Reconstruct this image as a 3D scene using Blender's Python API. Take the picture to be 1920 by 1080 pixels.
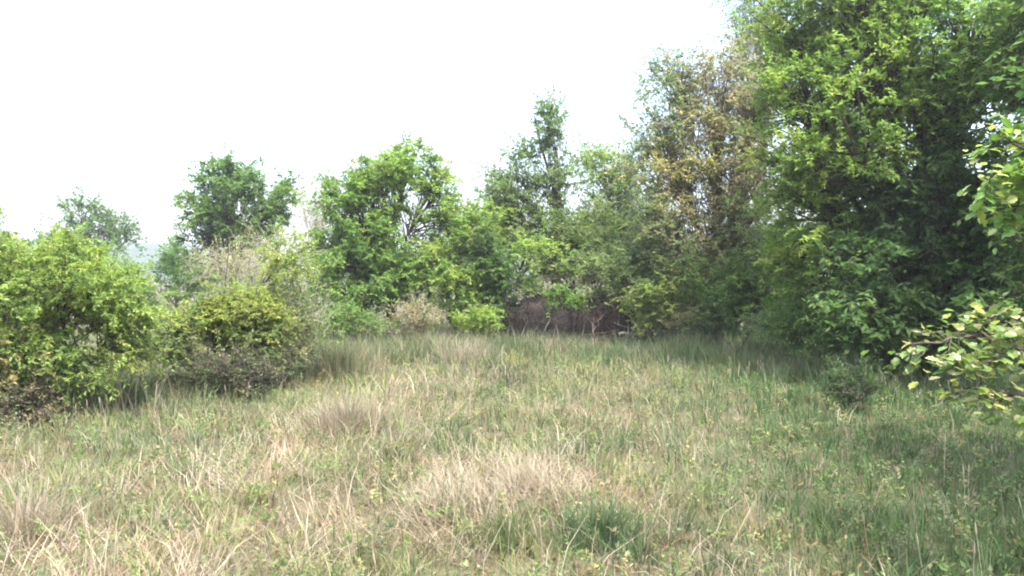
import bpy, math
import numpy as np

# ------------------------------------------------------------------ camera, sky, sun, exposure
scn = bpy.context.scene
for o in list(bpy.data.objects):
    bpy.data.objects.remove(o)
CAM_Z, F, HOR = 1.6, 1507.0, 510.0          # eye height, focal length in photo pixels, horizon row
cam = bpy.data.cameras.new('camera')
cam.sensor_width = 36.0
cam.lens = 36.0 * F / 1920.0
cam.clip_start, cam.clip_end = 0.05, 9000.0
camo = bpy.data.objects.new('camera', cam)
scn.collection.objects.link(camo)
camo.location = (0, 0, CAM_Z)
camo.rotation_euler = (math.radians(90) - math.atan((540 - HOR) / F), 0, 0)
scn.camera = camo

SUN_DIR = np.array([0.20, -0.36, 0.91]); SUN_DIR /= np.linalg.norm(SUN_DIR)
elev = math.asin(SUN_DIR[2]); azim = math.atan2(SUN_DIR[0], SUN_DIR[1])
world = bpy.data.worlds.new('World'); scn.world = world; world.use_nodes = True
wn = world.node_tree.nodes; wl = world.node_tree.links
sky = wn.new('ShaderNodeTexSky'); sky.sky_type = 'NISHITA'; sky.sun_disc = False
sky.sun_elevation = elev; sky.sun_rotation = azim
sky.air_density = 1.0; sky.dust_density = 6.0; sky.ozone_density = 1.0; sky.altitude = 100
wl.new(sky.outputs['Color'], wn['Background'].inputs['Color'])
wn['Background'].inputs['Strength'].default_value = 0.15

sun = bpy.data.lights.new('sun', 'SUN'); sun.energy = 2.0; sun.angle = math.radians(7.0)
sun.color = (1.0, 0.955, 0.87)
suno = bpy.data.objects.new('sun', sun); scn.collection.objects.link(suno)
from mathutils import Vector
suno.rotation_euler = Vector(SUN_DIR).to_track_quat('Z', 'Y').to_euler()
suno.location = (20, 10, 40)

vs = scn.view_settings
vs.view_transform = 'Standard'; vs.look = 'None'; vs.gamma = 1.0; vs.use_curve_mapping = False
vs.exposure = 2.42
scn.render.engine = 'CYCLES'
cy = scn.cycles
cy.max_bounces = 8; cy.diffuse_bounces = 5; cy.glossy_bounces = 2; cy.transmission_bounces = 4
cy.transparent_max_bounces = 4; cy.volume_bounces = 0
cy.use_denoising = True
cy.filter_width = 2.0

# ------------------------------------------------------------------ helpers
col = scn.collection
def tag(o, label=None, cat=None, group=None, kind=None):
    if label: o['label'] = label
    if cat: o['category'] = cat
    if group: o['group'] = group
    if kind: o['kind'] = kind
    return o
def empty(name, loc):
    o = bpy.data.objects.new(name, None); col.objects.link(o); o.location = loc
    o.empty_display_size = 0.2
    return o
def at(px, py, d):                            # a row and column of the photo at distance d -> metres
    return np.array([(px - 960.0) / F * d, d, CAM_Z + (HOR - py) / F * d])
def mesh_np(name, verts, faces_list, mat, parent=None, cols=None, smooth=False):
    """faces_list: list of int arrays (n,3) or (n,4); cols: list of matching (n,3) face colours"""
    me = bpy.data.meshes.new(name)
    verts = np.asarray(verts, np.float32)
    if parent is not None:
        verts = verts - np.array(parent.matrix_world.translation if False else parent.location, np.float32)
    me.vertices.add(len(verts)); me.vertices.foreach_set('co', verts.ravel())
    nl = sum(f.size for f in faces_list); nf = sum(len(f) for f in faces_list)
    me.loops.add(nl); me.polygons.add(nf)
    me.loops.foreach_set('vertex_index', np.concatenate([f.ravel() for f in faces_list]).astype(np.int32))
    tot = np.concatenate([np.full(len(f), f.shape[1]) for f in faces_list]).astype(np.int32)
    me.polygons.foreach_set('loop_start', (np.cumsum(tot) - tot).astype(np.int32))
    me.polygons.foreach_set('loop_total', tot)
    if smooth: me.polygons.foreach_set('use_smooth', np.ones(nf, bool))
    if cols is not None:
        a = me.attributes.new('tint', 'FLOAT_COLOR', 'FACE')
        c = np.concatenate(cols).astype(np.float32)
        a.data.foreach_set('color', np.concatenate([c, np.ones((len(c), 1), np.float32)], 1).ravel())
    me.update(calc_edges=True)
    me.materials.append(mat)
    o = bpy.data.objects.new(name, me); col.objects.link(o)
    if parent is not None: o.parent = parent
    return o
def norm(v): return v / (np.linalg.norm(v, axis=-1, keepdims=True) + 1e-9)
def vnoise(x, y, seed=0):
    """smooth value noise in 0..1"""
    rs = np.random.RandomState(seed); T = rs.rand(64, 64)
    xi = np.floor(x).astype(int); yi = np.floor(y).astype(int); fx = x - xi; fy = y - yi
    fx = fx * fx * (3 - 2 * fx); fy = fy * fy * (3 - 2 * fy)
    g = lambda a, b: T[a % 64, b % 64]
    return (g(xi, yi) * (1 - fx) + g(xi + 1, yi) * fx) * (1 - fy) + (g(xi, yi + 1) * (1 - fx) + g(xi + 1, yi + 1) * fx) * fy
def fbm(x, y, s=1.0, seed=0):
    x = np.asarray(x, float) / s; y = np.asarray(y, float) / s
    return (vnoise(x, y, seed) + .5 * vnoise(2.1 * x, 2.1 * y, seed + 1) + .25 * vnoise(4.3 * x, 4.3 * y, seed + 2)) / 1.75
def blob(x, y, cx, cy, rx, ry):
    return np.exp(-(((x - cx) / rx) ** 2 + ((y - cy) / ry) ** 2))
def ground_h(x, y):
    x = np.asarray(x, float); y = np.asarray(y, float)
    r = np.hypot(x, y)
    h = (fbm(x, y, 2.2, 5) - .5) * .16 * np.clip(40 / (r + 1e-3), 0, 1)
    h = h + .55 * blob(x, y, 1.6, 21.0, 3.2, 2.2)
    h = h - 1.6 * np.clip((y - 22) / 30, 0, 1) ** 1.3 * np.clip((4 - x) / 12, 0, 1)
    return h
def tubes(P, R, k, v0=0):
    """N polylines P (N,S,3), radii R (N,S), k sides -> verts, quads"""
    N, S, _ = P.shape
    T = np.gradient(P, axis=1); T = norm(T)
    ref = np.where(np.abs(T[..., 2:3]) > .9, np.array([1., 0, 0]), np.array([0, 0, 1.]))
    U = norm(np.cross(T, ref)); V = np.cross(T, U)
    a = np.arange(k) * 2 * math.pi / k
    ring = P[:, :, None, :] + R[:, :, None, None] * (np.cos(a)[:, None] * U[:, :, None, :] + np.sin(a)[:, None] * V[:, :, None, :])
    idx = v0 + np.arange(N * S * k).reshape(N, S, k)
    A = idx[:, :-1]; B = idx[:, 1:]
    q = np.stack([A, np.roll(A, -1, 2), np.roll(B, -1, 2), B], -1).reshape(-1, 4)
    return ring.reshape(-1, 3), q
def curve(p0, p1, p2, S):
    t = np.linspace(0, 1, S)[None, :, None]
    return (1 - t) ** 2 * p0[:, None] + 2 * t * (1 - t) * p1[:, None] + t * t * p2[:, None]

# ------------------------------------------------------------------ materials
def new_mat(name):
    m = bpy.data.materials.new(name); m.use_nodes = True
    n = m.node_tree.nodes; n.clear()
    return m, n, m.node_tree.links
def leaf_material(name, trans=.48, rough=.6, spec=.2, boost=(1.4, 1.6, 1.15)):
    m, n, l = new_mat(name)
    at_ = n.new('ShaderNodeAttribute'); at_.attribute_name = 'tint'
    pb = n.new('ShaderNodeBsdfPrincipled'); pb.inputs['Roughness'].default_value = rough
    pb.inputs['Specular IOR Level'].default_value = spec
    tr = n.new('ShaderNodeBsdfTranslucent')
    mu = n.new('ShaderNodeMix'); mu.data_type = 'RGBA'; mu.blend_type = 'MULTIPLY'; mu.inputs['Factor'].default_value = 1
    mu.inputs['B'].default_value = (*boost, 1)
    mx = n.new('ShaderNodeMixShader'); mx.inputs['Fac'].default_value = trans
    out = n.new('ShaderNodeOutputMaterial')
    l.new(at_.outputs['Color'], pb.inputs['Base Color']); l.new(at_.outputs['Color'], mu.inputs['A'])
    l.new(mu.outputs['Result'], tr.inputs['Color'])
    l.new(pb.outputs[0], mx.inputs[1]); l.new(tr.outputs[0], mx.inputs[2]); l.new(mx.outputs[0], out.inputs['Surface'])
    return m
def noise_material(name, colors, scale, rough=.9, detail=6, bump=.3, stretch=(1, 1, 1), bscale=None):
    m, n, l = new_mat(name)
    tc = n.new('ShaderNodeTexCoord'); mp = n.new('ShaderNodeMapping'); mp.inputs['Scale'].default_value = stretch
    nz = n.new('ShaderNodeTexNoise'); nz.inputs['Scale'].default_value = scale; nz.inputs['Detail'].default_value = detail
    rp = n.new('ShaderNodeValToRGB')
    els = rp.color_ramp.elements
    for i, c in enumerate(colors):
        p = .3 + .4 * i / max(1, len(colors) - 1)
        e = els[i] if i < 2 else els.new(p)
        e.position = p; e.color = (*c, 1)
    pb = n.new('ShaderNodeBsdfPrincipled'); pb.inputs['Roughness'].default_value = rough
    pb.inputs['Specular IOR Level'].default_value = .2
    n2 = n.new('ShaderNodeTexNoise'); n2.inputs['Scale'].default_value = bscale or scale * 3; n2.inputs['Detail'].default_value = 4
    bp = n.new('ShaderNodeBump'); bp.inputs['Strength'].default_value = bump; bp.inputs['Distance'].default_value = .05
    out = n.new('ShaderNodeOutputMaterial')
    l.new(tc.outputs['Object'], mp.inputs['Vector']); l.new(mp.outputs[0], nz.inputs['Vector']); l.new(mp.outputs[0], n2.inputs['Vector'])
    l.new(nz.outputs['Fac'], rp.inputs['Fac']); l.new(rp.outputs['Color'], pb.inputs['Base Color'])
    l.new(n2.outputs['Fac'], bp.inputs['Height']); l.new(bp.outputs[0], pb.inputs['Normal']); l.new(pb.outputs[0], out.inputs['Surface'])
    return m
M_LEAF = leaf_material('leaf')
M_GLOSS = leaf_material('glossy_leaf', trans=.4, rough=.32, spec=.6)
M_GRASS = leaf_material('grass_blade', trans=.35, rough=.6, spec=.25, boost=(1.2, 1.2, .95))
M_BARK = noise_material('grey_brown_bark', [(.055, .045, .036), (.12, .10, .08), (.19, .165, .135)], 9, stretch=(3, 3, .6))
M_DARKBARK = noise_material('dark_bark', [(.03, .025, .022), (.06, .05, .042), (.10, .085, .07)], 10, stretch=(3, 3, .6))
M_PALE = noise_material('bleached_twig', [(.26, .23, .18), (.40, .36, .28), (.52, .47, .37)], 8, stretch=(2, 2, 1))
M_TWIG = noise_material('grey_twig', [(.14, .13, .10), (.22, .205, .155), (.30, .28, .21)], 8, stretch=(2, 2, 1))
M_REDTWIG = noise_material('reddish_twig', [(.03, .02, .018), (.055, .035, .03), (.10, .06, .05)], 9, stretch=(3, 3, .6))
M_PURPLETWIG = noise_material('purple_brown_twig', [(.016, .013, .014), (.032, .026, .027), (.06, .048, .048)], 9, stretch=(3, 3, .6))
M_SOIL = noise_material('meadow_soil', [(.04, .034, .022), (.075, .066, .04), (.10, .09, .055), (.055, .075, .035)], 2.2, bump=.6, bscale=30)
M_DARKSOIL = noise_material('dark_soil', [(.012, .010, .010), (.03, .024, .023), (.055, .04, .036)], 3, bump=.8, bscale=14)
M_ROCK = noise_material('weathered_stone', [(.06, .055, .06), (.12, .105, .11), (.2, .175, .17)], 5, bump=.5)
M_REDEARTH = noise_material('red_clay', [(.16, .07, .055), (.26, .12, .09), (.34, .17, .12)], 4, bump=.6)
M_HILL = noise_material('wooded_hillside', [(.012, .026, .014), (.022, .042, .02), (.038, .058, .028)], .06, bump=.4, bscale=.15)

# ------------------------------------------------------------------ setting: ground and far hill
def build_ground():
    a = np.concatenate([np.linspace(0, 30, 76), 30 * (2600 / 30) ** (np.arange(1, 23) / 22)])
    ax = np.concatenate([-a[:0:-1], a])
    X, Y = np.meshgrid(ax, ax, indexing='ij')
    Z = ground_h(X, Y)
    n = len(ax); idx = np.arange(n * n).reshape(n, n)
    q = np.stack([idx[:-1, :-1], idx[1:, :-1], idx[1:, 1:], idx[:-1, 1:]], -1).reshape(-1, 4)
    o = mesh_np('ground', np.stack([X, Y, Z], -1).reshape(-1, 3), [q], M_SOIL, smooth=True)
    tag(o, kind='structure', label='uneven meadow soil under the dry grass')
build_ground()
def build_hill():
    xs = np.linspace(-620, 500, 170); ys = np.linspace(260, 620, 60)
    X, Y = np.meshgrid(xs, ys, indexing='ij')
    crest = np.interp(X, [-620, -320, -190, -100, 50, 500], [25, 24, 21, 15, 10, 7])
    prof = np.sin(np.clip((Y - 260) / 360, 0, 1) * math.pi) ** .8
    Z = crest * prof + prof * (fbm(X, Y, 12, 3) - .5) * 4 - 4
    nx, ny = X.shape; idx = np.arange(nx * ny).reshape(nx, ny)
    q = np.stack([idx[:-1, :-1], idx[1:, :-1], idx[1:, 1:], idx[:-1, 1:]], -1).reshape(-1, 4)
    o = mesh_np('hill', np.stack([X, Y, Z], -1).reshape(-1, 3), [q], M_HILL, smooth=True)
    tag(o, kind='structure', label='low wooded hill fading in the distance')
build_hill()

# ------------------------------------------------------------------ trees and shrubs
PAL = {
    'bright': [(.125, .195, .045), (.10, .17, .045), (.15, .21, .05)],
    'lime':   [(.19, .24, .05), (.16, .22, .045), (.215, .245, .065)],
    'yellow': [(.23, .235, .055), (.20, .22, .05), (.185, .215, .055)],
    'mid':    [(.09, .15, .042), (.105, .16, .045), (.08, .138, .042)],
    'deep':   [(.06, .11, .034), (.072, .122, .038), (.05, .096, .034)],
    'shade':  [(.036, .072, .026), (.045, .084, .029), (.03, .062, .026)],  # darkest leaves: shade of the hollow under the great tree put into colour
    'grey':   [(.11, .15, .085), (.13, .165, .09), (.095, .135, .078)],
    'olive':  [(.135, .155, .065), (.155, .17, .07), (.115, .14, .06)],
    'brown':  [(.20, .165, .11), (.175, .145, .095), (.235, .195, .125)],
    'ochre':  [(.29, .235, .11), (.26, .205, .095), (.25, .22, .10)],
    'purple': [(.06, .05, .05), (.08, .065, .055), (.05, .05, .045)],
    'pale':   [(.30, .32, .14), (.27, .30, .11), (.34, .33, .17)],
}
def pick_cols(rng, mix, n, zone=None):
    names = list(mix); p = np.array([mix[k] for k in names], float); p /= p.sum()
    c = rng.choice(len(names), n, p=p)
    pal = np.array([PAL[k] for k in names]) * 1.2            # (m,3,3)
    return pal[c, rng.randint(0, 3, n)]
def leaf_faces(base, axis, nrm, L, W, v0=0, fold=.18):
    """folded kite leaves: 4 verts, 2 triangles each"""
    side = norm(np.cross(axis, nrm)); nn = np.cross(side, axis)
    L = L[:, None]; W = W[:, None]
    a = base; b = base + axis * L
    m = base + axis * L * .42 + nn * W * fold
    l_ = m + side * W * .5; r_ = m - side * W * .5
    m2 = base + axis * L * .42
    V = np.stack([a, l_, b, r_], 1).reshape(-1, 3)
    i = v0 + np.arange(len(base)) * 4
    Fc = np.stack([np.stack([i, i + 1, i + 2], -1), np.stack([i, i + 2, i + 3], -1)], 1).reshape(-1, 3)
    return V, Fc
def leaf_sprays(rng, C, OUT, R, ntw, nlf, L, W, droop, mix, jitter=.5, upright=.0, lvar=.42):
    """twigs with alternating leaves round cluster centres C; returns twig polylines and leaf arrays"""
    n = len(C)
    ci = np.repeat(np.arange(n), ntw)
    d = norm(OUT[ci] * .75 + rng.normal(size=(len(ci), 3)) * .75 + np.array([0, 0, upright]))
    Rr = R[ci][:, None] * rng.uniform(.45, 1.5, (len(ci), 1))
    s = C[ci] + rng.normal(size=(len(ci), 3)) * R[ci][:, None] * .28 - d * Rr * .25
    mid = s + d * Rr * .55 + np.array([0, 0, .08]) * Rr
    end = s + d * Rr * 1.05 - np.array([0, 0, 1.]) * droop * Rr
    tw = curve(s, mid, end, 3)
    N = len(ci) * nlf
    ti = np.repeat(np.arange(len(ci)), nlf)
    t = np.tile((np.arange(nlf) + .6) / nlf, len(ci))[:, None]
    t = np.clip(t + rng.uniform(-.04, .04, t.shape), 0, 1)
    p = (1 - t) ** 2 * s[ti] + 2 * t * (1 - t) * mid[ti] + t * t * end[ti]
    tang = norm(2 * (1 - t) * (mid - s)[ti] + 2 * t * (end - mid)[ti])
    up = norm(np.array([0, 0, 1.]) + rng.normal(size=(N, 3)) * jitter)
    side = norm(np.cross(tang, up)) * np.where(np.tile(np.arange(nlf) % 2, len(ci)) == 0, 1., -1.)[:, None]
    ax = norm(tang * .55 + side * .85 + rng.normal(size=(N, 3)) * .3 - np.array([0, 0, 1.]) * droop * .5)
    nr = norm(up - ax * np.sum(up * ax, 1, keepdims=True))
    Ls = L * rng.uniform(1 - lvar, 1 + lvar, N); Ws = W * rng.uniform(1 - lvar, 1 + lvar, N)
    ccol = pick_cols(rng, mix, n); ccol = ccol * .62 + ccol.mean(0) * .38
    tcol = ccol[ci] * rng.uniform(.85, 1.15, (len(ci), 1))
    lc = tcol[ti] * rng.uniform(.75, 1.25, (N, 1)) * (1 + rng.normal(size=(N, 3)) * .05)
    other = pick_cols(rng, mix, N); sw = rng.rand(N, 1) < .07
    lc = np.clip(np.where(sw, other, lc), .008, .6)
    return tw, p, ax, nr, Ls, Ws, lc
def kmeans(X, k, rng, it=8):
    c = X[rng.choice(len(X), k, replace=False)]
    for _ in range(it):
        a = np.argmin(((X[:, None] - c[None]) ** 2).sum(-1), 1)
        for j in range(k):
            if (a == j).any(): c[j] = X[a == j].mean(0)
    return a, c
def make_tree(name, label, cat, stem, lobes, seed, n_clusters, ntw=5, nlf=12, leaf=(.09, .05), clump=.38, droop=.15,
              mix=None, trunk_r=.09, n_limbs=7, bark=None, group=None, leafmat=None, shell=.45, top=None, skirt=.15,
              jitter=.5, bare=0, upright=0., crownkind=True, lean=0.):
    """stem: (column, distance) of the foot; lobes: (column, row, half width, half height in photo px, distance, half depth m, weight, mix)"""
    rng = np.random.RandomState(seed)
    if stem[1] > 12: leaf = (leaf[0] * .74, leaf[1] * .74); nlf = int(nlf * 1.5)
    bx = (stem[0] - 960) / F * stem[1]; by = stem[1]
    bz = float(ground_h(bx, by)) - .04
    root = empty(name, (bx, by, bz)); tag(root, label, cat, group)
    base = np.array([bx, by, bz])
    # cluster centres spread through the lobes, crowding towards their outsides
    vol = np.array([(l[2] * l[3] * l[4] ** 2) ** .8 * l[6] for l in lobes]); vol = vol / vol.sum()
    C, O, MX = [], [], []
    for i, l in enumerate(lobes):
        m = max(3, int(round(n_clusters * vol[i])))
        c0 = at(l[0], l[1], l[4]); rad = np.array([l[2] / F * l[4], l[5], l[3] / F * l[4]])
        u = norm(rng.normal(size=(m * 2, 3)))
        r = rng.rand(m * 2, 1) ** shell * (1 + np.abs(rng.normal(size=(m * 2, 1))) * .15)
        p = c0 + u * r * rad
        ok = p[:, 2] > ground_h(p[:, 0], p[:, 1]) + skirt
        # gaps: thin the crown where a coarse noise is low
        g = fbm(p[:, 0] + p[:, 1] * .6, p[:, 2] * 1.2 + p[:, 1] * .3, max(.45, clump * 2.2), seed + 7)
        ok &= g > np.quantile(g, .22)
        p = p[ok][:m]; u = u[ok][:m]
        C.append(p); O.append(norm(u * np.array([1, 1, .8]) + np.array([0, 0, .25]))); MX += [l[7] if len(l) > 7 and l[7] else mix] * len(p)
    Cs = C; C = np.concatenate(C); O = np.concatenate(O)
    zt = C[:, 2].max() if top is None else top
    cm = C.mean(0)
    # trunk
    S = 9; t = np.linspace(0, 1, S)
    tz = bz + (zt - bz) * .9 * t
    tx = bx + (cm[0] - bx) * t ** 1.5 * .9 + np.cumsum(rng.normal(size=S)) * .02 * (zt - bz) / 3 + lean * t
    ty = by + (cm[1] - by) * t ** 1.5 * .9 + np.cumsum(rng.normal(size=S)) * .02 * (zt - bz) / 3
    tx[0], ty[0] = bx, by
    TP = np.stack([tx, ty, tz], -1)
    TR = trunk_r * (1 - .86 * t) ** .9; TR[0] *= 1.35
    v, q = tubes(TP[None], TR[None], 8)
    mesh_np('trunk', v, [q], bark or M_BARK, root, smooth=True)
    # limbs, each with the branches that it carries
    k = min(n_limbs, max(1, len(C) // 3)); a, cc = kmeans(C, k, rng)
    for j in range(k):
        mem = C[a == j]
        if not len(mem): continue
        hz = np.clip((cc[j][2] - bz) * rng.uniform(.35, .6), .12, (zt - bz) * .85)
        f = hz / ((zt - bz) * .9); ft = np.clip(f, 0, 1) * (S - 1); i0 = int(min(ft, S - 2)); w = ft - i0
        p0 = TP[i0] * (1 - w) + TP[i0 + 1] * w; r0 = (TR[i0] * (1 - w) + TR[i0 + 1] * w) * .46
        p2 = cc[j]; p1 = p0 * .5 + p2 * .5 + np.array([(p2 - p0)[0] * .22, (p2 - p0)[1] * .22, .04 * np.linalg.norm(p2 - p0)]) + rng.normal(size=3) * .06
        Lp = curve(p0[None], p1[None], p2[None], 7)
        Lp[:, 1:-1] += rng.normal(size=(1, 5, 3)) * .025 * np.linalg.norm(p2 - p0)
        v1, q1 = tubes(Lp, np.linspace(r0, max(.006, r0 * .3), 7)[None], 6)
        fr = rng.uniform(.3, .95, len(mem)); ii = np.clip((fr * 6).astype(int), 0, 5); ww = (fr * 6 - ii)[:, None]
        b0 = Lp[0, ii] * (1 - ww) + Lp[0, ii + 1] * ww
        b1 = (b0 + mem) / 2 + np.array([0, 0, .1]) * np.linalg.norm(mem - b0, axis=1, keepdims=True) + rng.normal(size=mem.shape) * .05
        bp = curve(b0, b1, mem, 5)
        br = np.linspace(1, .35, 5)[None] * np.clip(r0 * .42, .006, .03) * rng.uniform(.7, 1.1, (len(mem), 1))
        v2, q2 = tubes(bp, br, 4, len(v1))
        mesh_np('limb', np.concatenate([v1, v2]), [np.concatenate([q1, q2])], bark or M_BARK, root, smooth=True)
    # twigs and leaves
    V, Q, LV, LF, LCc = [], [], [], [], []
    nv = lv = 0
    keys = []
    for mx in MX:
        if mx not in keys: keys.append(mx)
    for mx in keys:
        s = np.array([m is mx or m == mx for m in MX])
        R = clump * rng.uniform(.7, 1.3, s.sum())
        tw, p, ax, nr, Ls, Ws, lc = leaf_sprays(rng, C[s], O[s], R, ntw, nlf, leaf[0], leaf[1], droop, mx, jitter, upright)
        if bare > 0:
            keep = rng.rand(len(p)) > bare
            p, ax, nr, Ls, Ws, lc = p[keep], ax[keep], nr[keep], Ls[keep], Ws[keep], lc[keep]
        v, q = tubes(tw, np.linspace(1, .4, 3)[None] * np.full((len(tw), 1), .0035 + .0025 * clump), 3, nv)
        if stem[1] < 12 or bare > .2: V.append(v); Q.append(q); nv += len(v)
        v, f = leaf_faces(p, ax, nr, Ls, Ws, lv)
        LV.append(v); LF.append(f); lv += len(v); LCc.append(np.repeat(lc, 2, 0))
    if V: o = mesh_np('twigs', np.concatenate(V), [np.concatenate(Q)], bark or M_BARK, root); tag(o, kind='stuff')
    if lv:
        o = mesh_np('crown', np.concatenate(LV), [np.concatenate(LF)], leafmat or M_LEAF, root, [np.concatenate(LCc)])
        if crownkind: tag(o, kind='stuff')
    return root
BR = {'bright': 3, 'lime': 1, 'mid': 2.2, 'yellow': .2}
LIM = {'lime': 2.4, 'bright': 3, 'yellow': .35, 'mid': .9}
MID = {'mid': 3, 'bright': 2, 'deep': 1.2}
DEEP = {'deep': 3, 'mid': 2}
GREYD = {'grey': 1, 'deep': 2}
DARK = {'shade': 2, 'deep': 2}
GREY = {'grey': 3, 'mid': 1.5, 'olive': 1}
OLV = {'olive': 2, 'mid': 2, 'grey': 1}
YEL = {'yellow': 1.4, 'lime': 2.5, 'bright': 1.5, 'olive': .8}
BRN = {'brown': 3.2, 'olive': 1.2, 'ochre': .8, 'grey': 1}
OCH = {'ochre': 2.5, 'olive': 1.5, 'yellow': 1}

# --- left side, near: feathery saplings
make_tree('sapling', 'feathery yellow-green sapling with a thin dark forked stem at the meadow edge', 'sapling', (132, 9.0),
          [(140, 525, 120, 75, 9.0, .9, 1, LIM), (60, 510, 100, 70, 9.3, .8, .8, YEL), (205, 585, 72, 72, 9.0, .6, 1, LIM),
           (110, 620, 130, 85, 8.8, .7, .9, BR), (70, 690, 80, 50, 8.8, .5, .28, BR), (215, 680, 80, 40, 8.9, .5, .22, YEL)],
          11, 340, ntw=6, nlf=22, leaf=(.052, .022), clump=.25, droop=.28, mix=YEL, trunk_r=.03, n_limbs=9, bark=M_DARKBARK, skirt=.25)
make_tree('sapling', 'green sapling cut off by the picture edge behind the brown bramble', 'sapling', (-30, 8.4),
          [(-40, 560, 110, 130, 8.4, .7, 1, BR), (0, 680, 80, 60, 8.2, .5, .6, OCH), (-60, 480, 90, 70, 8.6, .6, .7, YEL)],
          12, 160, ntw=6, nlf=20, leaf=(.052, .022), clump=.25, droop=.25, mix=BR, trunk_r=.03, n_limbs=6, bark=M_DARKBARK)
make_tree('shrub', 'yellow-green broad shrub with several thin stems between sapling and pale twigs', 'shrub', (400, 10.6),
          [(410, 608, 62, 40, 10.6, .6, 1, YEL), (350, 632, 46, 44, 10.4, .5, .7, OLV), (480, 600, 72, 48, 10.8, .6, 1, {'olive': 2, 'lime': 2, 'yellow': 1}), (430, 655, 95, 32, 10.5, .5, .5, OLV),
           (540, 490, 30, 45, 11.0, .4, .4, YEL)],
          13, 270, ntw=6, nlf=20, leaf=(.052, .022), clump=.26, droop=.2, mix=YEL, trunk_r=.025, n_limbs=8, bark=M_DARKBARK, skirt=.3)
make_tree('shrub', 'olive shrub with pale upright stems standing at the tall grass', 'shrub', (545, 11.4),
          [(540, 590, 65, 80, 11.4, .6, 1, OLV), (580, 650, 45, 50, 11.4, .5, .6, OLV), (525, 540, 50, 45, 11.5, .5, .6, YEL)],
          14, 110, ntw=6, nlf=11, leaf=(.055, .026), clump=.3, droop=.0, mix=OLV, trunk_r=.025, n_limbs=12, bark=M_TWIG, skirt=.15, bare=.4, upright=.9)
make_tree('dead_shrub', 'thin grey twiggy shrub with few leaves below the round dark-green tree', 'dead shrub', (470, 12.6),
          [(430, 500, 60, 38, 12.6, .6, 1), (520, 490, 65, 42, 12.6, .6, 1), (470, 530, 90, 45, 12.5, .6, 1)],
          15, 120, ntw=6, nlf=9, leaf=(.05, .02), clump=.38, droop=.1, mix={'pale': 1, 'olive': 2, 'lime': 1}, trunk_r=.035, n_limbs=9, bark=M_TWIG, bare=.55, upright=.1)
make_tree('bramble', 'low brown bramble darkened as canopy shade in front of the feathery sapling', 'bramble', (50, 8.3),  # dark leaf mix stands in for the shade under the saplings
          [(40, 775, 85, 50, 8.3, .5, 1)],
          16, 90, ntw=7, nlf=8, leaf=(.04, .025), clump=.17, droop=.1, mix={'purple': 2, 'brown': 1, 'olive': .4}, trunk_r=.015, n_limbs=7, bark=M_DARKBARK, skirt=.04)
make_tree('bramble', 'leafless bramble darkened as canopy shade at the foot of the yellow-green shrub', 'bramble', (440, 10.0),  # purple-dark mix carries the under-canopy shade at the shrub's foot
          [(430, 705, 75, 40, 10.0, .4, 1), (500, 690, 60, 30, 10.2, .4, .6)],
          17, 90, ntw=8, nlf=7, leaf=(.04, .022), clump=.19, droop=.05, mix={'purple': 2, 'deep': 1, 'pale': .25}, trunk_r=.015, n_limbs=7, bark=M_DARKBARK, skirt=.04)

# --- behind the left side
make_tree('tree', 'small far grey-green tree sloping down above the feathery sapling', 'tree', (165, 34),
          [(155, 398, 36, 18, 34, .8, 1, GREYD), (200, 425, 45, 20, 34, 1.0, 1.2, GREYD), (160, 450, 70, 36, 34, 1.2, 1, DEEP), (245, 442, 30, 10, 34, .6, .6, GREYD)],
          21, 130, ntw=4, nlf=10, leaf=(.17, .10), clump=.5, droop=.1, mix=GREY, trunk_r=.12, n_limbs=7)
make_tree('tree', 'round dark-green tree standing alone against the white sky', 'tree', (440, 25),
          [(450, 350, 75, 48, 25, 1.2, 1, DEEP), (440, 325, 42, 25, 25, .7, .7, DEEP), (400, 395, 55, 42, 25, 1.0, .9, MID), (500, 385, 52, 40, 25, 1.0, .9, MID),
           (450, 420, 80, 50, 24.8, 1.2, 1, DEEP), (525, 360, 22, 14, 25, .4, .3, MID), (390, 480, 60, 40, 25, 1, .5, DEEP)],
          22, 230, ntw=5, nlf=13, leaf=(.14, .085), clump=.42, droop=.12, mix=DEEP, trunk_r=.14, n_limbs=9, bark=M_DARKBARK)
make_tree('bush', 'far dark bush closing the gap below the distant hill', 'bush', (330, 30),
          [(350, 490, 38, 38, 30, 1.2, 1, DEEP), (295, 540, 50, 55, 29, 1.2, 1, MID), (370, 520, 40, 50, 30, 1, 1, DEEP)],
          23, 110, ntw=5, nlf=10, leaf=(.16, .10), clump=.5, droop=.1, mix=DEEP, trunk_r=.08, n_limbs=6)
make_tree('bush', 'far bush half hidden behind the left of the feathery sapling', 'bush', (60, 30),
          [(80, 500, 90, 45, 30, 1.2, 1, DEEP), (190, 510, 60, 45, 30, 1, 1, MID), (-20, 490, 60, 60, 30, 1, 1, MID)],
          24, 120, ntw=5, nlf=10, leaf=(.16, .10), clump=.5, droop=.1, mix=DEEP, trunk_r=.08, n_limbs=6)
make_tree('bare_tree', 'thin almost bare grey tree between round tree and bright broad tree', 'tree', (600, 23),
          [(605, 375, 28, 45, 23, .7, 1), (585, 420, 40, 40, 23, .7, 1), (630, 350, 14, 20, 23, .4, .4), (590, 470, 40, 40, 23, .7, .8)],
          25, 90, ntw=7, nlf=6, leaf=(.07, .04), clump=.4, droop=.05, mix=GREY, trunk_r=.07, n_limbs=7, bark=M_PALE, bare=.55, upright=.3)

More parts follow.
